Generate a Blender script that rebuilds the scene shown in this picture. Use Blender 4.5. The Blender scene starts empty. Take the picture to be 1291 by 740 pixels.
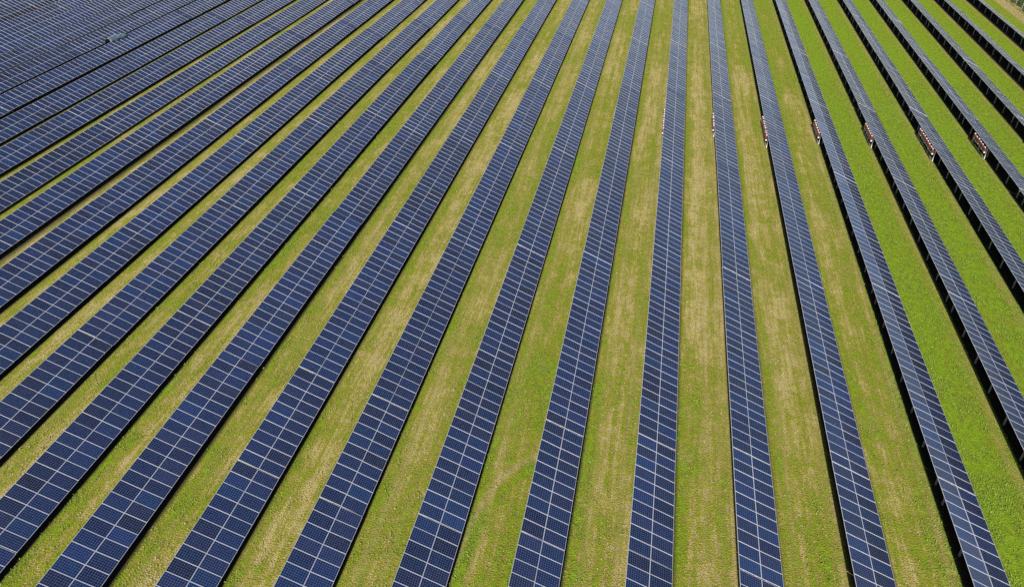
import bpy, bmesh, math, random
import numpy as np
from mathutils import Matrix, Vector

# ------------------------------------------------------------------ camera
scene = bpy.context.scene
COL = scene.collection
F_PX, PITCH, YAW, ROLL, CAM_H = 944.05, 0.6192, -0.1918, 0.0068, 43.998
cam_data = bpy.data.cameras.new("camera")
cam = bpy.data.objects.new("camera", cam_data)
COL.objects.link(cam)
cam_data.sensor_width = 36.0
cam_data.lens = 36.0 * F_PX / 1291.0
cam_data.clip_start = 0.5
cam_data.clip_end = 12000.0
_fw = Vector((math.sin(YAW) * math.cos(PITCH), math.cos(YAW) * math.cos(PITCH), -math.sin(PITCH)))
_rt = Vector((math.cos(YAW), -math.sin(YAW), 0.0))
_up = _rt.cross(_fw)
_r = _rt * math.cos(ROLL) + _up * math.sin(ROLL)
_u = -_rt * math.sin(ROLL) + _up * math.cos(ROLL)
cam.matrix_world = Matrix(((_r.x, _u.x, -_fw.x, 0), (_r.y, _u.y, -_fw.y, 0), (_r.z, _u.z, -_fw.z, CAM_H), (0, 0, 0, 1)))
scene.camera = cam

# ------------------------------------------------------------------ sky, sun, exposure
LIGHT = Vector((0.13, 1.47, -1.0)).normalized()          # direction the sunlight travels
SUN_ELEV = math.asin(-LIGHT.z)
SUN_ROT = math.atan2(-LIGHT.x, -LIGHT.y)
world = bpy.data.worlds.new("World")
scene.world = world
world.use_nodes = True
wn = world.node_tree
wn.nodes.clear()
w_out = wn.nodes.new("ShaderNodeOutputWorld")
w_bg = wn.nodes.new("ShaderNodeBackground")
w_sky = wn.nodes.new("ShaderNodeTexSky")
w_sky.sky_type = 'NISHITA'
w_sky.sun_disc = False
w_sky.sun_elevation = SUN_ELEV
w_sky.sun_rotation = SUN_ROT
w_sky.air_density = 1.0
w_sky.dust_density = 1.0
w_bg.inputs["Strength"].default_value = 0.062
# thin fair-weather cloud, seen only as a soft change in what the glass reflects
w_tc = wn.nodes.new("ShaderNodeTexCoord")
w_map = wn.nodes.new("ShaderNodeMapping")
w_map.inputs["Scale"].default_value = (1.0, 1.0, 2.2)
wn.links.new(w_tc.outputs["Generated"], w_map.inputs[0])
w_no = wn.nodes.new("ShaderNodeTexNoise")
w_no.inputs["Scale"].default_value = 4.5
w_no.inputs["Detail"].default_value = 4.0
wn.links.new(w_map.outputs[0], w_no.inputs["Vector"])
w_mr = wn.nodes.new("ShaderNodeMapRange")
w_mr.inputs[1].default_value, w_mr.inputs[2].default_value = 0.50, 0.68
w_mr.inputs[3].default_value, w_mr.inputs[4].default_value = 0.0, 0.4
wn.links.new(w_no.outputs[0], w_mr.inputs[0])
w_mix = wn.nodes.new("ShaderNodeMix")
w_mix.data_type = 'RGBA'
wn.links.new(w_mr.outputs[0], w_mix.inputs[0])
wn.links.new(w_sky.outputs[0], w_mix.inputs[6])
w_mix.inputs[7].default_value = (7.0, 7.4, 8.2, 1.0)
wn.links.new(w_mix.outputs[2], w_bg.inputs[0])
wn.links.new(w_bg.outputs[0], w_out.inputs[0])

sun_data = bpy.data.lights.new("sun", 'SUN')
sun_data.energy = 5.0
sun_data.angle = math.radians(0.5)
sun_data.color = (1.0, 0.945, 0.86)
sun = bpy.data.objects.new("sun", sun_data)
COL.objects.link(sun)
sun.rotation_euler = LIGHT.to_track_quat('-Z', 'Y').to_euler()
sun.location = (0, -60, 60)

scene.view_settings.view_transform = 'Standard'
scene.view_settings.look = 'None'
scene.view_settings.gamma = 1.0
scene.view_settings.use_curve_mapping = False
scene.view_settings.exposure = 0.80
scene.render.engine = 'CYCLES'
scene.cycles.max_bounces = 5
scene.cycles.diffuse_bounces = 2
scene.cycles.glossy_bounces = 3
scene.cycles.use_denoising = False

RNG = random.Random(7)
NP = np.random.default_rng(11)

# ------------------------------------------------------------------ layout
PITCH_X, X0 = 7.1957, 1.8049
TILT, Z_LO, TABLE_W = 0.4239, 0.472, 3.34
CT, ST = math.cos(TILT), math.sin(TILT)
Z_HI = Z_LO + TABLE_W * ST
ROW_MIN, ROW_MAX = -20, 9
ROW_DX = {-5: -0.05, -4: 0.0, -3: 0.05, -2: 0.08, -1: 0.03, 0: 0.03, 1: -0.07, 2: -0.09, 3: 0.02, 4: -0.09,
          5: 0.06, 6: 0.0, 7: 0.16, 8: 0.35, 9: 0.5}
ROW_DZ = {q: 0.05 for q in range(-10, 0)}
ROW_DZ.update({-11: -0.07, -12: 0.04, -13: -0.06, -14: 0.03, -15: 0.02})
BASE_GAPS = [-33.6, -8.5, 16.7, 41.9, 67.1, 92.3, 117.8, 143.7, 169.9, 196.0, 222.0, 248.0]
ROW_SHIFT = {-4: 2.0, -5: 2.6, -6: 7.1, -7: 2.7, -8: -5.2, -9: -0.4, -10: -9.2, -11: -4.7, -12: -1.5, -14: -0.4}
def row_x(k):
    return X0 + PITCH_X * k + ROW_DX.get(k, 0.0)
def row_gaps(k):
    s = ROW_SHIFT.get(k, 0.0)
    g = [v + s for v in BASE_GAPS]
    if k >= -4:
        g = [v - 10.65 for v in g[:4]] + g[3:]
    return g
def project(p):
    d = Vector(p) - Vector((0, 0, CAM_H))
    z = d.dot(_fw)
    if z < 1.0:
        return None
    return (645.5 + F_PX * d.dot(_r) / z, 370.0 - F_PX * d.dot(_u) / z, z)
def in_view(p, m=0.0):
    q = project(p)
    return q is not None and -m <= q[0] <= 1291 + m and -m <= q[1] <= 740 + m

def terrain(X, Y):
    X, Y = np.asarray(X, float), np.asarray(Y, float)
    z = -0.0095 * np.clip(-45.0 - X, 0, 400) * (1 - 0.45 * sstep(Y, 110, 160))
    return z - 0.3 * sstep(Y, 110, 170) * sstep(-X, 15, 45) * (X > -400)
def sstep(x, a, b):
    t = np.clip((x - a) / (b - a), 0, 1)
    return t * t * (3 - 2 * t)

ORD = ("zeroth first second third fourth fifth sixth seventh eighth ninth tenth eleventh twelfth thirteenth fourteenth "
       "fifteenth sixteenth seventeenth eighteenth nineteenth twentieth").split()

# ------------------------------------------------------------------ helpers
def tag(o, label=None, cat=None, group=None, kind=None):
    if label: o["label"] = label
    if cat: o["category"] = cat
    if group: o["group"] = group
    if kind: o["kind"] = kind
    return o
def empty(name, loc, label, cat, group=None):
    o = bpy.data.objects.new(name, None)
    o.empty_display_size = 0.3
    COL.objects.link(o)
    o.location = loc
    return tag(o, label, cat, group)
def link(name, mesh, parent=None):
    o = bpy.data.objects.new(name, mesh)
    COL.objects.link(o)
    if parent is not None:
        o.parent = parent
    return o
def box(bm, x0, x1, y0, y1, z0, z1, mi=0, bevel=0.0):
    vs = [bm.verts.new(p) for p in ((x0, y0, z0), (x1, y0, z0), (x1, y1, z0), (x0, y1, z0),
                                    (x0, y0, z1), (x1, y0, z1), (x1, y1, z1), (x0, y1, z1))]
    fs = []
    for ids in ((3, 2, 1, 0), (4, 5, 6, 7), (0, 1, 5, 4), (1, 2, 6, 5), (2, 3, 7, 6), (3, 0, 4, 7)):
        f = bm.faces.new([vs[i] for i in ids])
        f.material_index = mi
        fs.append(f)
    if bevel > 0:
        es = list({e for f in fs for e in f.edges})
        r = bmesh.ops.bevel(bm, geom=es, offset=bevel, segments=2, affect='EDGES')
        for f in r["faces"]:
            f.material_index = mi
    return vs
def to_mesh(name, bm, *mats, smooth=False):
    me = bpy.data.meshes.new(name)
    bm.to_mesh(me)
    bm.free()
    for m in mats:
        me.materials.append(m)
    if smooth:
        me.polygons.foreach_set("use_smooth", [True] * len(me.polygons))
    return me
def quads_mesh(name, V, Q, mat):
    me = bpy.data.meshes.new(name)
    n, q = len(V), len(Q)
    me.vertices.add(n)
    me.vertices.foreach_set("co", np.asarray(V, np.float32).ravel())
    me.loops.add(q * 4)
    me.loops.foreach_set("vertex_index", np.asarray(Q, np.int32).ravel())
    me.polygons.add(q)
    me.polygons.foreach_set("loop_start", np.arange(0, q * 4, 4, dtype=np.int32))
    me.update(calc_edges=True)
    me.validate()
    me.materials.append(mat)
    return me

# ------------------------------------------------------------------ material helpers
class N:
    def __init__(s, name):
        s.m = bpy.data.materials.new(name)
        s.m.use_nodes = True
        s.t = s.m.node_tree
        s.b = s.t.nodes["Principled BSDF"]
    def new(s, typ, **kw):
        n = s.t.nodes.new(typ)
        for k, v in kw.items():
            setattr(n, k, v)
        return n
    def link(s, a, b):
        s.t.links.new(a, b)
    def val(s, sock, v):
        if isinstance(v, (int, float, tuple)):
            sock.default_value = v
        else:
            s.link(v, sock)
    def math(s, op, a, b=0.0, c=None, clamp=False):
        n = s.new("ShaderNodeMath", operation=op, use_clamp=clamp)
        s.val(n.inputs[0], a)
        s.val(n.inputs[1], b)
        if c is not None: s.val(n.inputs[2], c)
        return n.outputs[0]
    def mix(s, f, a, b, blend='MIX'):
        n = s.new("ShaderNodeMix", data_type='RGBA', blend_type=blend)
        s.val(n.inputs[0], f)
        for i, v in ((6, a), (7, b)):
            if isinstance(v, tuple) and len(v) == 3: v = v + (1.0,)
            s.val(n.inputs[i], v)
        return n.outputs[2]
    def ramp(s, f, lo, hi, a=0.0, b=1.0):
        n = s.new("ShaderNodeMapRange")
        s.val(n.inputs[0], f)
        for i, v in ((1, lo), (2, hi), (3, a), (4, b)): n.inputs[i].default_value = v
        return n.outputs[0]
    def noise(s, vec, scale, detail=3.0, rough=0.55):
        n = s.new("ShaderNodeTexNoise")
        if vec is not None: s.link(vec, n.inputs["Vector"])
        n.inputs["Scale"].default_value = scale
        n.inputs["Detail"].default_value = detail
        n.inputs["Roughness"].default_value = rough
        return n.outputs[0]
    def attr(s, name):
        n = s.new("ShaderNodeAttribute", attribute_name=name)
        return n.outputs["Fac"]
    def scaled(s, vec, x, y, z):
        n = s.new("ShaderNodeMapping")
        s.link(vec, n.inputs[0])
        n.inputs["Scale"].default_value = (x, y, z)
        return n.outputs[0]
def simple(name, col, rough=0.6, metal=0.0, var=0.12, scale=6.0, spec=0.5):
    k = N(name)
    tc = k.new("ShaderNodeTexCoord").outputs["Object"]
    f = k.ramp(k.noise(tc, scale), 0.3, 0.7, 1.0 - var, 1.0 + var)
    n = k.new("ShaderNodeVectorMath", operation='SCALE')
    n.inputs[0].default_value = col
    k.link(f, n.inputs["Scale"])
    k.link(n.outputs[0], k.b.inputs["Base Color"])
    k.b.inputs["Roughness"].default_value = rough
    k.b.inputs["Metallic"].default_value = metal
    k.b.inputs["Specular IOR Level"].default_value = spec
    return k.m

# ------------------------------------------------------------------ ground masks (shared by soil colour and by the weeds)
def vnoise(X, Y, sx, sy, seed):
    r = np.random.default_rng(seed)
    T = r.random((256, 256))
    u, v = X / sx + 1000.0, Y / sy + 1000.0
    i, j = np.floor(u).astype(int), np.floor(v).astype(int)
    fu, fv = u - i, v - j
    fu, fv = fu * fu * (3 - 2 * fu), fv * fv * (3 - 2 * fv)
    i0, i1, j0, j1 = i % 256, (i + 1) % 256, j % 256, (j + 1) % 256
    return (T[i0, j0] * (1 - fu) + T[i1, j0] * fu) * (1 - fv) + (T[i0, j1] * (1 - fu) + T[i1, j1] * fu) * fv
def sstep(x, a, b):
    t = np.clip((x - a) / (b - a), 0, 1)
    return t * t * (3 - 2 * t)
TRACKS = [(-1, 6.55, 0.16, 0.9), (2, 6.88, 0.12, 0.8), (3, 0.04, 0.14, 0.7), (2, 6.35, 0.10, 0.4), (-3, 4.3, 0.30, 0.55), (-3, 5.7, 0.25, 0.35),
          (-2, 4.2, 0.3, 0.3), (-5, 4.5, 0.3, 0.4), (0, 5.4, 0.25, 0.35), (1, 4.1, 0.2, 0.4), (1, 6.7, 0.2, 0.35), (3, 6.7, 0.25, 0.4), (4, 6.8, 0.3, 0.35),
          (-1, 4.4, 0.35, 0.3), (0, 6.6, 0.2, 0.4), (5, 6.8, 0.2, 0.35)]
BEND = [(-2.8, 40.9), (-4.3, 40.27), (-5.91, 39.44), (-7.07, 38.31), (-8.2, 36.35), (-8.86, 33.99), (-9.2, 31.83), (-9.42, 29.82), (-9.56, 27.47), (-9.7, 20.0)]
def poly_dist(X, Y, pts):
    d = np.full(X.shape, 1e9)
    for (x0, y0), (x1, y1) in zip(pts[:-1], pts[1:]):
        vx, vy = x1 - x0, y1 - y0
        t = np.clip(((X - x0) * vx + (Y - y0) * vy) / (vx * vx + vy * vy), 0, 1)
        d = np.minimum(d, np.hypot(X - x0 - t * vx, Y - y0 - t * vy))
    return d
def ground_masks(X, Y):
    k = np.floor((X - X0) / PITCH_X)
    u = X - X0 - k * PITCH_X                      # metres from the high edge of the row on the left
    lane = np.clip((u - 3.05) / (PITCH_X - 3.05), 0, 1)
    # how lush each lane is: the right hand lanes are green, the others mown and dry
    lush_tab = {3: 0.98, 4: 0.98, 5: 1.0, 6: 0.98, 7: 0.96, 8: 0.92, 9: 0.74, 2: 0.49, 1: 0.43, 0: 0.40, -1: 0.50, -2: 0.47,
                -3: 0.50, -4: 0.46, -5: 0.48, -6: 0.48, -7: 0.48, -8: 0.46, -9: 0.42, -10: 0.38}
    lush = np.full(X.shape, 0.36)
    for kk, v in lush_tab.items():
        lush = np.where(k == kk, v, lush)
    lush = np.where((k == 2) & (Y > 105), 0.42 + 0.36 * sstep(Y, 105, 150), lush)
    lush = np.where((k == 1) & (Y > 120), 0.36 + 0.2 * sstep(Y, 120, 150), lush)
    lush = np.where((k == 0) & (Y < 60), 0.46 - 0.10 * sstep(Y, 40, 60), lush)
    lush = np.where((k == -1) & (Y < 50), 0.56, lush)
    lush = np.where((k == -2) & (Y < 60), 0.62 - 0.15 * sstep(Y, 44, 60), lush)
    n1 = vnoise(X, Y, 1.5, 3.4, 1) * 0.5 + vnoise(X, Y, 0.8, 1.3, 2) * 0.5
    n2 = vnoise(X, Y, 3.6, 10.0, 3)
    n3 = vnoise(X, Y, 0.5, 16.0, 4)               # mowing lines along the lane
    amp = np.where(k >= 3, 0.5, 0.78)
    green = lush + amp * ((n1 - 0.5) * 0.50 + (n2 - 0.5) * 0.40 + (n3 - 0.5) * 0.50)
    # clover hugging the edge below the panels, dry middle
    prof = np.where(k < 3, 0.20 * (np.exp(-((lane - 0.10) / 0.14) ** 2) + 0.7 * np.exp(-((lane - 0.84) / 0.12) ** 2)) - 0.07,
                    0.10 * np.exp(-((lane - 0.35) / 0.3) ** 2) - 0.34 * sstep(lane, 0.78, 0.98))
    green = green + prof
    dirt = np.zeros(X.shape)
    for i, (kk, uu, w, amp) in enumerate(TRACKS):
        w = w * (0.7 + 0.6 * vnoise(X, Y, 3.0, 6.0, 20 + i))
        t = np.exp(-((u - uu - 0.10 * np.sin(Y * 0.09 + i)) / w) ** 2) * (k == kk) * amp * (0.35 + 0.65 * vnoise(X, Y, 1.5, 9.0, 40 + i))
        dirt = np.maximum(dirt, t)
    d = poly_dist(X, Y, BEND)                     # a wheel track bending across one lane
    dirt = np.maximum(dirt, 1.0 * np.exp(-(d / 0.21) ** 2) * (0.75 + 0.25 * vnoise(X, Y, 0.9, 2.0, 66)))
    d2 = poly_dist(X, Y, [(x + 0.62, y - 0.5) for x, y in BEND])
    green = green + 0.4 * np.exp(-(d2 / 0.4) ** 2) - 0.12 * np.exp(-(d / 0.4) ** 2)
    # bare earth along the drip line next to the shaded strip of the right hand rows
    edge = np.exp(-((u - (PITCH_X + 0.06 + 0.16 * (vnoise(X, Y, 50.0, 1.6, 8) - 0.5))) / 0.18) ** 2) + np.exp(-((u - 0.06) / 0.2) ** 2)
    dirt = np.maximum(dirt, edge * (0.25 + 0.55 * vnoise(X, Y, 1.2, 3.0, 9)) * np.where(X > 6, 1.0, 0.4))
    worn = sstep(vnoise(X, Y, 1.0, 2.2, 12) * 0.55 + vnoise(X, Y, 3.2, 7.0, 13) * 0.45, 0.68, 0.86) * np.clip(0.75 - lush, 0, 1)
    dirt = np.maximum(dirt, worn * 0.8)
    # the earthen access strip along the fence
    strip = sstep(X, 73.2, 73.6) * (1 - sstep(X, 75.6, 76.2))
    dirt = np.maximum(dirt, strip)
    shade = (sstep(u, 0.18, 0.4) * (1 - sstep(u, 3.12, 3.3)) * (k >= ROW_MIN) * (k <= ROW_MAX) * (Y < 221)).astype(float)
    outside = (X > 76.5) | (X < row_x(ROW_MIN) - 1) | (Y > 260) | (Y < -40)
    green = np.where(outside, 0.8, green)
    dirt = np.where(outside, 0, dirt)
    return np.clip(green, -0.3, 1.3), np.clip(dirt, 0, 1), shade

xs = np.concatenate([[-6000, -2500, -900, -400, -230], np.arange(-172, -60, 1.0), np.arange(-60, 92, 0.25), [100, 125, 170, 300, 700, 2000, 6000]])
ys = np.concatenate([[-3000, -900, -300, -120, -40, 0], np.arange(8, 100, 0.4), np.arange(100, 216, 1.0), [222, 235, 260, 330, 500, 1000, 2500, 8000]])
GX, GY = np.meshgrid(xs, ys, indexing='ij')
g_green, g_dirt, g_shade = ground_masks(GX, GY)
nx, ny = GX.shape
V = np.stack([GX, GY, terrain(GX, GY)], -1).reshape(-1, 3)
idx = np.arange(nx * ny).reshape(nx, ny)
Q = np.stack([idx[:-1, :-1], idx[1:, :-1], idx[1:, 1:], idx[:-1, 1:]], -1).reshape(-1, 4)

k = N("meadow_ground")
pos = k.new("ShaderNodeNewGeometry").outputs["Position"]
tuft = k.ramp(k.noise(pos, 9.0, 3.0, 0.65), 0.34, 0.66)            # hand sized tufts
clod = k.ramp(k.noise(k.scaled(pos, 1.0, 0.55, 1.0), 2.6, 3.0, 0.6), 0.36, 0.64)
patch = k.ramp(k.noise(k.scaled(pos, 1.0, 0.5, 1.0), 0.9, 4.0, 0.6), 0.36, 0.64)
lines = k.ramp(k.noise(k.scaled(pos, 4.0, 0.16, 1.0), 1.0, 3.0, 0.6), 0.36, 0.64)
g2 = k.math('ADD', k.attr("green"), k.math('MULTIPLY_ADD', tuft, 0.55, -0.275))
g2 = k.math('ADD', g2, k.math('MULTIPLY_ADD', clod, 0.52, -0.26))
g2 = k.math('ADD', g2, k.math('MULTIPLY_ADD', patch, 0.30, -0.15))
g2 = k.math('ADD', g2, k.math('MULTIPLY_ADD', lines, 0.36, -0.18))
cr = k.new("ShaderNodeValToRGB")
k.link(g2, cr.inputs[0])
els = cr.color_ramp.elements
els[0].position, els[0].color = 0.05, (0.400, 0.330, 0.138, 1)
els[1].position, els[1].color = 1.0, (0.158, 0.245, 0.010, 1)
for p_, c_ in ((0.25, (0.285, 0.243, 0.066, 1)), (0.42, (0.240, 0.225, 0.032, 1)), (0.58, (0.186, 0.195, 0.018, 1)), (0.80, (0.156, 0.205, 0.013, 1))):
    e_ = els.new(p_)
    e_.color = c_
col = cr.outputs[0]
vary = k.math('MULTIPLY', k.ramp(k.noise(pos, 14.0, 3.0, 0.7), 0.34, 0.66, 0.62, 1.36), k.ramp(clod, 0.0, 1.0, 0.86, 1.12))
vs = k.new("ShaderNodeVectorMath", operation='SCALE')
k.link(col, vs.inputs[0])
k.link(vary, vs.inputs["Scale"])
col = vs.outputs[0]
earth = k.mix(clod, (0.24, 0.18, 0.075), (0.40, 0.32, 0.16))
df = k.math('MULTIPLY', k.attr("dirt"), k.ramp(tuft, 0.0, 0.8, 0.35, 1.0), clamp=True)
col = k.mix(df, col, earth)
col = k.mix(k.attr("painted_shade"), col, k.mix(tuft, (0.010, 0.008, 0.006), (0.022, 0.018, 0.013)))  # soil under the tables painted near-black to deepen their cast shadow
k.link(col, k.b.inputs["Base Color"])
k.b.inputs["Roughness"].default_value = 0.95
k.b.inputs["Specular IOR Level"].default_value = 0.12
bump = k.new("ShaderNodeBump")
bump.inputs["Strength"].default_value = 0.85
bump.inputs["Distance"].default_value = 0.095
k.link(k.math('MULTIPLY_ADD', clod, 0.6, tuft), bump.inputs["Height"])
k.link(bump.outputs[0], k.b.inputs["Normal"])
M_GROUND = k.m
me = quads_mesh("ground", V, Q, M_GROUND)
for nm, arr in (("green", g_green), ("dirt", g_dirt), ("painted_shade", g_shade)):
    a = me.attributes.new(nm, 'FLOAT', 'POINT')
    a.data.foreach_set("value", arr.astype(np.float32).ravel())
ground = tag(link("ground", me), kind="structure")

# ------------------------------------------------------------------ weeds and grass tufts (uncountable)
def leaf_mat(name, c0, c1):
    k = N(name)
    pos = k.new("ShaderNodeNewGeometry").outputs["Position"]
    col = k.mix(k.ramp(k.noise(pos, 3.0, 2.0), 0.35, 0.65), c0, c1)
    col = k.mix(k.ramp(k.noise(pos, 30.0, 1.0), 0.35, 0.65), col, k.mix(0.5, col, (0.20, 0.25, 0.04)))
    k.link(col, k.b.inputs["Base Color"])
    k.b.inputs["Roughness"].default_value = 0.6
    k.b.inputs["Specular IOR Level"].default_value = 0.25
    return k.m
M_WEED = leaf_mat("weed_leaf", (0.098, 0.160, 0.012), (0.178, 0.250, 0.024))
M_STRAW = leaf_mat("straw_tuft", (0.24, 0.19, 0.08), (0.36, 0.29, 0.14))
def leaf_quads(P, size, up, rng, spread):
    n = len(P)
    ang = rng.uniform(0, 2 * np.pi, n)
    el = rng.uniform(0.15, up, n)
    d = np.stack([np.cos(ang) * np.cos(el), np.sin(ang) * np.cos(el), np.sin(el)], -1)
    s = np.stack([-np.sin(ang), np.cos(ang), np.zeros(n)], -1)
    L = (size * rng.uniform(0.6, 1.4, n))[:, None]
    Wd = L * rng.uniform(0.28, 0.5, n)[:, None]
    b = P
    m1 = b + d * L * 0.55 + s * Wd * 0.5
    m2 = b + d * L * 0.55 - s * Wd * 0.5
    t = b + d * L - np.array([0, 0, 0.12]) * L
    V = np.stack([b, m1, t, m2], 1).reshape(-1, 3)
    return V, np.arange(n * 4).reshape(n, 4)
def scatter(n, ymax, fn, seed):
    r = np.random.default_rng(seed)
    Y = 14 + (ymax - 14) * r.random(n) ** 1.35
    X = r.uniform(-48, 62, n)
    # only where the camera could see open ground
    g, d, sh = ground_masks(X, Y)
    # view test
    dx, dy, dz = X, Y, np.full(n, -CAM_H)
    z = dx * _fw.x + dy * _fw.y + dz * _fw.z
    px = 645.5 + F_PX * (dx * _r.x + dy * _r.y + dz * _r.z) / z
    py = 370 - F_PX * (dx * _u.x + dy * _u.y + dz * _u.z) / z
    patch = vnoise(X, Y, 0.8, 1.1, seed + 50)
    keep = (px > -120) & (px < 1410) & (py < 860) & (sh < 0.3) & (r.random(n) < fn(g, d, patch))
    return np.stack([X[keep], Y[keep], terrain(X[keep], Y[keep]) + 0.005], -1), r
def clumps(name, n, ymax, fn, seed, leaves, rad, size, up, mat):
    C, r = scatter(n, ymax, fn, seed)
    m = len(C)
    print('CLUMPS', name, m)
    sc = r.uniform(0.55, 1.35, m)
    P = np.repeat(C, leaves, 0)
    S = np.repeat(sc, leaves)
    a, q = r.uniform(0, 2 * np.pi, len(P)), np.sqrt(r.random(len(P))) * rad * S
    P = P + np.stack([np.cos(a) * q, np.sin(a) * q, r.uniform(0, 0.06, len(P)) * S], -1)
    V, Q = leaf_quads(P, size * S, up, r, rad)
    o = link(name, quads_mesh(name, V, Q, mat))
    tag(o, kind="stuff")
    return o
clumps("weeds", 800000, 135, lambda g, d, p: np.clip((g - 0.40) * 1.7, 0, 1) * sstep(p, 0.35, 0.75) * (1 - d), 101, 4, 0.095, 0.10, 1.15, M_WEED)
clumps("dry_grass", 220000, 95, lambda g, d, p: np.clip((0.75 - g) * 1.3, 0, 1) * sstep(p, 0.4, 0.8) * (1 - 0.6 * d), 202, 5, 0.09, 0.10, 1.2, M_STRAW)

# ------------------------------------------------------------------ solar module
MOD_W, MOD_L, MOD_PITCH = 1.034, 1.660, 1.0425
def module_glass():
    k = N("solar_cell_glass")
    uv = k.new("ShaderNodeTexCoord").outputs["UV"]
    sep = k.new("ShaderNodeSeparateXYZ")
    k.link(uv, sep.inputs[0])
    u, v = sep.outputs[0], sep.outputs[1]          # u along the slope 0..1 (10 cells), v along the row 0..1 (6 cells)
    um = k.math('MULTIPLY_ADD', u, 10.06, -0.03)
    vm = k.math('MULTIPLY_ADD', v, 6.06, -0.03)
    fu = k.math('ABSOLUTE', k.math('SUBTRACT', k.math('FRACT', um), 0.5))
    fv = k.math('ABSOLUTE', k.math('SUBTRACT', k.math('FRACT', vm), 0.5))
    line = k.math('MULTIPLY', k.math('MAXIMUM', k.ramp(fu, 0.480, 0.488), k.ramp(fv, 0.480, 0.488)), 0.42)
    dia = k.math('MULTIPLY', k.ramp(k.math('ADD', fu, fv), 0.87, 0.90), 0.42)
    line = k.math('MAXIMUM', line, dia)
    outu = k.math('MAXIMUM', k.math('LESS_THAN', um, 0.0), k.math('GREATER_THAN', um, 10.0))
    outv = k.math('MAXIMUM', k.math('LESS_THAN', vm, 0.0), k.math('GREATER_THAN', vm, 6.0))
    line = k.math('MAXIMUM', line, k.math('MAXIMUM', outu, outv))
    # two thin busbars per cell, along the slope
    bus = k.ramp(k.math('ABSOLUTE', k.math('SUBTRACT', fv, 0.22)), 0.012, 0.006)
    info = k.new("ShaderNodeObjectInfo")
    wv = k.new("ShaderNodeTexWhiteNoise", noise_dimensions='3D')
    cmb = k.new("ShaderNodeCombineXYZ")
    k.link(k.math('FLOOR', um), cmb.inputs[0])
    k.link(k.math('FLOOR', vm), cmb.inputs[1])
    k.link(k.math('MULTIPLY', info.outputs["Random"], 97.0), cmb.inputs[2])
    k.link(cmb.outputs[0], wv.inputs["Vector"])
    cell = k.mix(info.outputs["Random"], (0.0022, 0.0075, 0.036), (0.0040, 0.0145, 0.062))
    cell = k.mix(k.math('MULTIPLY', wv.outputs[0], 0.45), cell, (0.006, 0.020, 0.076))
    cell = k.mix(1.0, cell, info.outputs["Color"], 'MULTIPLY')
    cell = k.mix(k.math('MULTIPLY', bus, 0.12), cell, (0.30, 0.32, 0.36))
    col = k.mix(k.math('MULTIPLY', line, 0.9), cell, (0.44, 0.46, 0.54))
    k.link(col, k.b.inputs["Base Color"])
    n1 = k.noise(k.new("ShaderNodeNewGeometry").outputs["Position"], 0.35, 3.0)
    k.link(k.ramp(n1, 0.3, 0.7, 0.20, 0.30), k.b.inputs["Roughness"])
    k.b.inputs["IOR"].default_value = 1.38          # anti-reflective glass
    k.link(k.math('MULTIPLY', info.outputs["Alpha"], 0.5), k.b.inputs["Specular IOR Level"])
    return k.m
M_GLASS = module_glass()
M_FRAME = simple("anodised_frame", (0.42, 0.43, 0.47), 0.6, 0.0, 0.05, spec=0.2)
M_BACK = simple("module_backsheet", (0.03, 0.03, 0.032), 0.75, 0.0, 0.1)  # normally white, coloured dark to deepen the shade under the tables
M_STEEL = simple("galvanised_steel", (0.20, 0.205, 0.21), 0.55, 0.3, 0.15)
M_RAIL = simple("mill_aluminium", (0.66, 0.66, 0.66), 0.38, 0.5, 0.08)
M_WHITE = simple("white_powder_coat", (0.66, 0.63, 0.61), 0.5, 0.0, 0.05)
M_RED = simple("red_casing", (0.115, 0.026, 0.026), 0.5, 0.0, 0.08)
M_DARK = simple("dark_plastic", (0.03, 0.03, 0.03), 0.5)
M_WOOD = simple("weathered_post", (0.30, 0.25, 0.19), 0.85, 0.0, 0.25)
M_WIRE = simple("zinc_wire", (0.36, 0.37, 0.37), 0.5, 0.6, 0.1)

def glass_mesh():
    bm = bmesh.new()
    uvl = bm.loops.layers.uv.new("UVMap")
    fw = 0.0135
    x0, x1, y0, y1 = fw, MOD_L - fw, fw, MOD_W - fw
    vs = box(bm, x0, x1, y0, y1, -0.030, -0.003)
    bm.faces.ensure_lookup_table()
    for f in bm.faces:
        up = f.normal.z if f.normal.length else 0
        f.normal_update()
        f.material_index = 0 if f.normal.z > 0.5 else 1
        for l in f.loops:
            l[uvl].uv = ((l.vert.co.x - x0) / (x1 - x0), (l.vert.co.y - y0) / (y1 - y0))
    return to_mesh("solar_module", bm, M_GLASS, M_BACK)
def frame_mesh():
    bm = bmesh.new()
    fw = 0.0135
    box(bm, 0, MOD_L, 0, fw, -0.036, 0)
    box(bm, 0, MOD_L, MOD_W - fw, MOD_W, -0.036, 0)
    box(bm, 0, fw, fw, MOD_W - fw, -0.036, 0)
    box(bm, MOD_L - fw, MOD_L, fw, MOD_W - fw, -0.036, 0)
    return to_mesh("module_frame", bm, M_FRAME)
GLASS_ME, FRAME_ME = glass_mesh(), frame_mesh()
proto_module = bpy.data.objects.new("solar_module", GLASS_ME)
proto_frame = bpy.data.objects.new("module_frame", FRAME_ME)

# one module with its frame in a single mesh, for tables too far away to show the frame as a piece
def joined_mesh():
    bm = bmesh.new()
    bm.from_mesh(GLASS_ME)
    n = len(bm.faces)
    bm.from_mesh(FRAME_ME)
    bm.faces.ensure_lookup_table()
    for f in bm.faces[n:]:
        f.material_index = 2
    return to_mesh("solar_module_framed", bm, M_GLASS, M_BACK, M_FRAME)
JOINED_ME = joined_mesh()
proto_joined = bpy.data.objects.new("solar_module", JOINED_ME)

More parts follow.
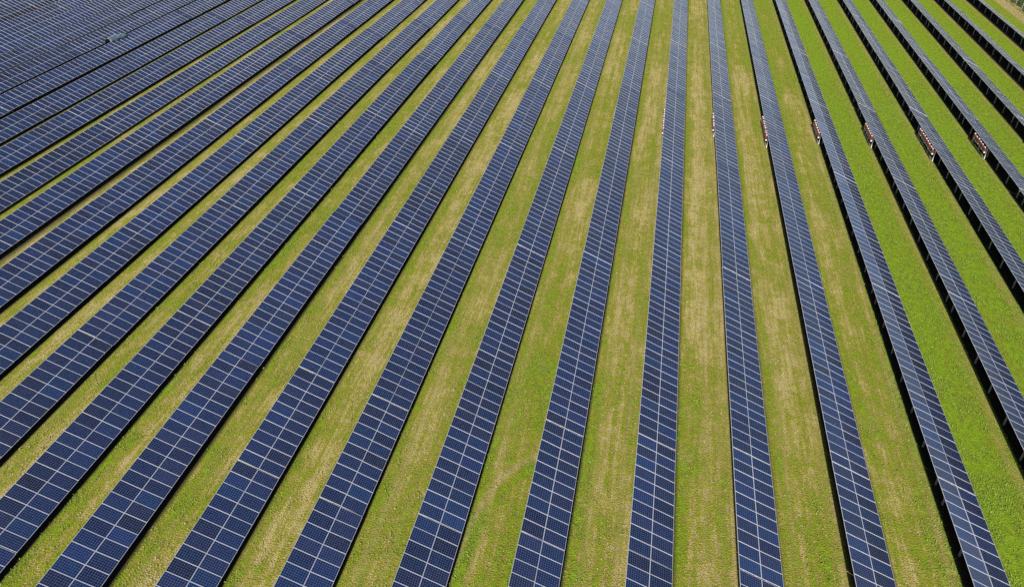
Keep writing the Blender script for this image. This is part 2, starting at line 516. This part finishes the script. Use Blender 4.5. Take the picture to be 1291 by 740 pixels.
# ------------------------------------------------------------------ table supports
def post_mesh(h, name):
    bm = bmesh.new()                                # C-section ram post
    w, d, t = 0.07, 0.05, 0.007
    box(bm, -d, d, -w, -w + t, -0.3, h)
    box(bm, -d, -d + t, -w + t, w - t, -0.3, h)
    box(bm, -d, d, w - t, w, -0.3, h)
    return to_mesh(name, bm, M_STEEL)
U_REAR, U_FRONT = 0.70, 2.62                        # positions down the slope
H_REAR = Z_HI - U_REAR * ST - 0.16
H_FRONT = Z_HI - U_FRONT * ST - 0.16
REAR_ME = post_mesh(H_REAR, "rear_post")
FRONT_ME = post_mesh(H_FRONT, "front_post")
def rafter_mesh():
    bm = bmesh.new()
    box(bm, 0.25, 3.1, -0.03, 0.03, -0.175, -0.095)
    return to_mesh("rafter", bm, M_STEEL)
RAFTER_ME = rafter_mesh()
PURLIN_U = (0.36, 1.28, 2.05, 2.96)
_purlins = {}
def purlin_mesh(length):
    key = round(length, 2)
    if key not in _purlins:
        bm = bmesh.new()
        box(bm, -0.025, 0.025, -0.012, length + 0.012, -0.094, -0.038)
        _purlins[key] = to_mesh("purlin", bm, M_RAIL)
    return _purlins[key]
proto_rear = bpy.data.objects.new("post", REAR_ME)
proto_front = bpy.data.objects.new("post", FRONT_ME)
proto_rafter = bpy.data.objects.new("rafter", RAFTER_ME)

def visible_table(k, y0, y1):
    x = row_x(k)
    n = 0
    for i in range(13):
        y = y0 + 0.2 + (y1 - y0 - 0.4) * i / 12.0
        for (dx, z) in ((0.05, Z_HI), (1.5, 1.2), (3.0, Z_LO)):
            n += in_view((x + dx, y, z), -2.0)
    return n
def near_view(k, y0, y1, m):
    x = row_x(k)
    return any(in_view((x + dx, y0 + (y1 - y0) * i / 12.0, z), m) for i in range(13) for dx, z in ((0, Z_HI), (3.0, Z_LO)))

# which tables exist and how each one is told apart
tables = {}
for k_ in range(ROW_MIN, ROW_MAX + 1):
    g = row_gaps(k_)
    lst = [(a, b) for a, b in zip(g[:-1], g[1:]) if near_view(k_, a, b, 25.0)]
    tables[k_] = lst
rows_seen = [k_ for k_ in tables if any(visible_table(k_, a, b) for a, b in tables[k_])]
n_rows = len(rows_seen)
def row_phrase(k_):
    i = rows_seen.index(k_) + 1
    j = n_rows - i + 1
    return f"{ORD[i]} row from the left" if i <= j else f"{ORD[j]} row from the right"

def tone(k_, half, y):
    """colour multiplier of one module row of a table (panel batches differ a little)"""
    r = 1.0
    return r

stats = dict(tables=0, modules=0)
for k_, lst in tables.items():
    seen = [t for t in lst if visible_table(k_, *t)]
    for (ya, yb) in lst:
        length = yb - ya
        short = length < 15
        n = 10 if short else 24
        pitch = (length - 0.085 - MOD_W) / (n - 1)
        yc = 0.5 * (ya + yb)
        dist = math.sqrt(row_x(k_) ** 2 + yc ** 2 + CAM_H ** 2)
        if (ya, yb) in seen:
            i = seen.index((ya, yb)) + 1
            m_ = len(seen)
            if m_ == 1:
                where = "only one in view"
            elif i == 1:
                where = "nearest one"
            elif i == m_:
                where = "farthest one"
            else:
                where = f"{ORD[i]} nearest one"
            adj = "short blue solar table" if short else "long blue solar table"
            lab = f"{adj}, {where} in the {row_phrase(k_)}"
        else:
            lab = f"blue solar table just outside view in the {row_phrase(k_)}" if k_ in rows_seen else "blue solar table at the far corner of the field"
        tz = float(terrain(row_x(k_) + 1.5, yc))
        dz = RNG.gauss(0, 0.018) + ROW_DZ.get(k_, 0.0)
        dt = RNG.gauss(0, 0.007)
        root = empty("solar_table", (row_x(k_), ya + 0.0375, tz + dz), lab, "solar table", "solar tables standing in long parallel rows")
        stats['tables'] += 1
        root.rotation_euler = (RNG.gauss(0, 0.0013), 0, RNG.gauss(0, 0.0004))
        halfd = RNG.gauss(0, 0.007)
        hc = (1.0, 1.0)
        sub_frame = dist < 74
        batch = RNG.uniform(0.85, 1.15)
        half_tone = [batch * RNG.uniform(0.9, 1.1), batch * RNG.uniform(0.9, 1.1)]
        coat = [RNG.uniform(0.85, 1.15), RNG.uniform(0.85, 1.15)]
        if k_ == -19: half_tone[1] *= 0.5; coat[1] = 0.05
        if k_ == 3: half_tone[0] *= 1.5; half_tone[1] *= 0.7; coat = [2.0, 0.2]  # bright and dark horizon reflections of the halves partly put into their colour
        if k_ in (2, 4): half_tone[1] *= 0.9; coat[1] = 0.6
        for half in (0, 1):
            tl = TILT + dt + (halfd if half == 0 else -halfd)
            u0 = 0.0 if half == 0 else 0.5 * TABLE_W + 0.002
            for j in range(n):
                o = (proto_module if sub_frame else proto_joined).copy()
                COL.objects.link(o)
                o.parent = root
                t2 = tl + RNG.gauss(0, 0.0016)
                o.location = (u0 * CT, j * pitch, Z_HI - u0 * ST + RNG.gauss(0, 0.003))
                o.rotation_euler = (RNG.gauss(0, 0.0016), t2, RNG.gauss(0, 0.0008))
                c = half_tone[half] * RNG.uniform(0.80, 1.20)
                w = RNG.random()
                pu_, bl_ = (w > 0.72), (w < 0.15)
                o.color = (c * (1.0 + 0.45 * pu_ - 0.2 * bl_), c * (1 - 0.05 * pu_ + 0.18 * bl_), c * (1.0 - 0.15 * pu_ + 0.1 * bl_), coat[half] * RNG.uniform(0.7, 1.3))
                stats['modules'] += 1
                if sub_frame:
                    f = proto_frame.copy()
                    COL.objects.link(f)
                    f.parent = o
        for pu in PURLIN_U:
            o = link("purlin", purlin_mesh(length - 0.075), root)
            o.location = (pu * CT, 0, Z_HI - pu * ST)
            o.rotation_euler = (0, TILT, 0)
        np_ = 3 if short else 7
        for i in range(np_):
            yy = 0.9 + (length - 1.875) * i / (np_ - 1)
            for pr, uu in ((proto_rear, U_REAR), (proto_front, U_FRONT)):
                o = pr.copy()
                COL.objects.link(o)
                o.parent = root
                o.location = (uu * CT, yy, -dz)
            o = proto_rafter.copy()
            COL.objects.link(o)
            o.parent = root
            o.location = (0, yy + 0.085, Z_HI)
            o.rotation_euler = (0, TILT, 0)
print("STATS", stats, "rows", n_rows)

# ------------------------------------------------------------------ inverter racks
def inverter_mesh():
    bm = bmesh.new()
    box(bm, 0.0, 0.20, 0.0, 0.58, 0.10, 0.60, 2, 0.02)      # red casing
    box(bm, 0.01, 0.18, 0.26, 0.56, 0.603, 0.66, 0, 0.012)  # pale lid over the electronics
    box(bm, 0.0, 0.19, 0.02, 0.56, -0.06, 0.097, 0, 0.01)   # pale terminal box below
    box(bm, 0.03, 0.15, 0.08, 0.50, -0.20, -0.063, 1)       # cable glands and cables
    for i in range(5):                                      # cooling fins on the side facing the tables
        box(bm, 0.203, 0.235, 0.07 + i * 0.1, 0.09 + i * 0.1, 0.12, 0.56, 1)
    return to_mesh("inverter", bm, M_WHITE, M_DARK, M_RED)
def cover_mesh():
    bm = bmesh.new()
    box(bm, -0.055, -0.003, 0.03, 0.55, 0.13, 0.585, 0, 0.012)
    box(bm, -0.060, -0.0565, 0.20, 0.36, 0.42, 0.50, 1)
    return to_mesh("front_cover", bm, M_RED, M_DARK)
INV_ME, COV_ME = inverter_mesh(), cover_mesh()
def rack_frame_mesh(L):
    bm = bmesh.new()
    for y in np.linspace(0, L, 3 if L < 7 else 4):
        box(bm, 0.24, 0.31, y - 0.05, y + 0.05, -0.3, 1.58)
    for z in (0.86, 1.30):
        box(bm, 0.205 + 0.032, 0.239, 0.031, L - 0.031, z, z + 0.05)
    return to_mesh("rack_frame", bm, M_WHITE)
def rack_tray_mesh(L):
    bm = bmesh.new()
    box(bm, 0.03, 0.15, 0.05, L - 0.05, 0.30, 0.33)
    box(bm, 0.03, 0.04, 0.05, L - 0.05, 0.331, 0.38)
    for y in np.linspace(0.2, L - 0.2, 4):
        box(bm, 0.08, 0.11, y, y + 0.03, -0.2, 0.298)
    return to_mesh("cable_tray", bm, M_STEEL)
RACKS = {5: (102.4, 9), 4: (105.2, 6), 6: (104.6, 6), 3: (104.9, 6), 2: (102.3, 9), 1: (104.5, 6), 0: (101.9, 9), -1: (104.0, 6), -2: (101.8, 9),
         -3: (105.2, 6), 7: (102.4, 9)}
NUMW = {6: "six", 9: "nine"}
for k_, (ys_, n) in RACKS.items():
    L = n * 0.87 + 0.25
    ph = row_phrase(k_)
    r = empty("inverter_rack", (row_x(k_) - 0.12, ys_, float(terrain(row_x(k_), ys_ + 3))), f"white rack of {NUMW[n]} red and white inverters beside the {ph}", "inverter rack",
              "inverter racks lined up across the rows")
    link("rack_frame", rack_frame_mesh(L), r)
    link("cable_tray", rack_tray_mesh(L), r)
    for i in range(n):
        o = link("inverter", INV_ME, r)
        o.location = (RNG.uniform(-0.03, 0.02), 0.2 + i * 0.87 + RNG.uniform(-0.07, 0.07), 0.88 + RNG.uniform(-0.05, 0.05))
        link("front_cover", COV_ME, o)

# ------------------------------------------------------------------ curled sheet between two far rows
def curled_sheet():
    k = N("pale_sheet")
    tc = k.new("ShaderNodeTexCoord").outputs["Object"]
    k.link(k.mix(k.ramp(k.noise(k.scaled(tc, 1, 0.25, 1), 3.0), 0.35, 0.65), (0.045, 0.065, 0.10), (0.16, 0.21, 0.26)), k.b.inputs["Base Color"])
    k.b.inputs["Roughness"].default_value = 0.28
    bm = bmesh.new()
    NU, NV = 20, 14
    rr = np.random.default_rng(3)
    ph = rr.uniform(0, 6.28, 6)
    rows = []
    for t in (0.0, 0.02):
        g = []
        for j in range(NV + 1):
            v = j / NV
            y = 5.4 * v
            a0, a1 = -25 + 10 * v + 30 * max(0, v - 0.7), 205 - 18 * v
            rad = 0.66 + 0.22 * math.sin(v * 2.9) - 0.10 * v
            ln = []
            for i in range(NU + 1):
                w = i / NU
                a = math.radians(a0 + (a1 - a0) * w)
                cr = 0.05 * math.sin(9 * v + 4 * w + ph[0]) + 0.04 * math.sin(17 * v - 6 * w + ph[1])
                x = math.cos(a) * (rad - t + cr) * (1.05 + 0.35 * v) + 0.35 * v * v
                z = math.sin(a) * (rad - t + cr) * (1.1 - 0.3 * v)
                ln.append(bm.verts.new((x, y + 0.45 * math.sin(a) * (0.5 - v), z)))
            g.append(ln)
        rows.append(g)
    A, B = rows
    for j in range(NV):
        for i in range(NU):
            bm.faces.new((A[j][i], A[j][i + 1], A[j + 1][i + 1], A[j + 1][i])).material_index = 0
            bm.faces.new((B[j + 1][i], B[j + 1][i + 1], B[j][i + 1], B[j][i])).material_index = 1
    for j in range(NV):
        bm.faces.new((A[j + 1][0], A[j][0], B[j][0], B[j + 1][0])[::-1])
        bm.faces.new((A[j][NU], A[j + 1][NU], B[j + 1][NU], B[j][NU])[::-1])
    for i in range(NU):
        bm.faces.new((A[0][i + 1], A[0][i], B[0][i], B[0][i + 1]))
        bm.faces.new((A[NV][i], A[NV][i + 1], B[NV][i + 1], B[NV][i]))
    me = to_mesh("curled_sheet", bm, k.m, M_DARK, smooth=True)
    o = link("curled_sheet", me)
    o.location = (row_x(-14) - 0.55, 121.5, 1.35)
    o.scale = (0.85, 0.85, 0.85)
    return tag(o, "pale blue curled sheet arched over the dark gap between two far rows", "curled sheet")
curled_sheet()

# ------------------------------------------------------------------ fence and shrubbery at the far right edge
FX = 75.9
fence = empty("wire_fence", (FX, 150, 0), "thin wire fence on wooden posts between the earth track and the green shrubs", "fence")
bm = bmesh.new()
box(bm, -0.05, 0.05, -0.05, 0.05, -0.3, 1.85)
FP_ME = to_mesh("post", bm, M_WOOD)
for i in range(26):
    o = link("post", FP_ME, fence)
    o.location = (0, i * 4.0, 0)
    o.rotation_euler = (RNG.gauss(0, 0.015), RNG.gauss(0, 0.015), 0)
bm = bmesh.new()
for z in np.linspace(0.15, 1.7, 9):
    box(bm, -0.062, -0.054, 0, 100, z, z + 0.008)
for y in np.arange(0.3, 100, 0.5):
    box(bm, -0.071, -0.064, y, y + 0.007, 0.15, 1.7)
link("wire_mesh", to_mesh("wire_mesh", bm, M_WIRE), fence)

def shrubbery():
    r = np.random.default_rng(5)
    C = []
    for i in range(420):
        C.append((r.uniform(77.0, 92.0), r.uniform(150, 245), r.uniform(1.1, 1.9)))
    P, S = [], []
    for (x, y, R) in C:
        m = int(420 * R)
        d = r.normal(size=(m, 3))
        d /= np.linalg.norm(d, axis=1)[:, None]
        q = R * (0.55 + 0.5 * r.random(m)[:, None] ** 0.5)
        p = np.array([x, y, R * 0.75]) + d * q * np.array([1, 1, 0.95])
        p = p[(p[:, 2] > 0.05) & (p[:, 0] > 76.2)]
        P.append(p)
    P = np.concatenate(P)
    V, Q = leaf_quads(P, np.full(len(P), 0.34), 1.2, r, 1)
    m = leaf_mat("shrub_leaf", (0.028, 0.070, 0.018), (0.062, 0.125, 0.032))
    tag(link("shrubbery", quads_mesh("shrubbery", V, Q, m)), kind="stuff")
shrubbery()
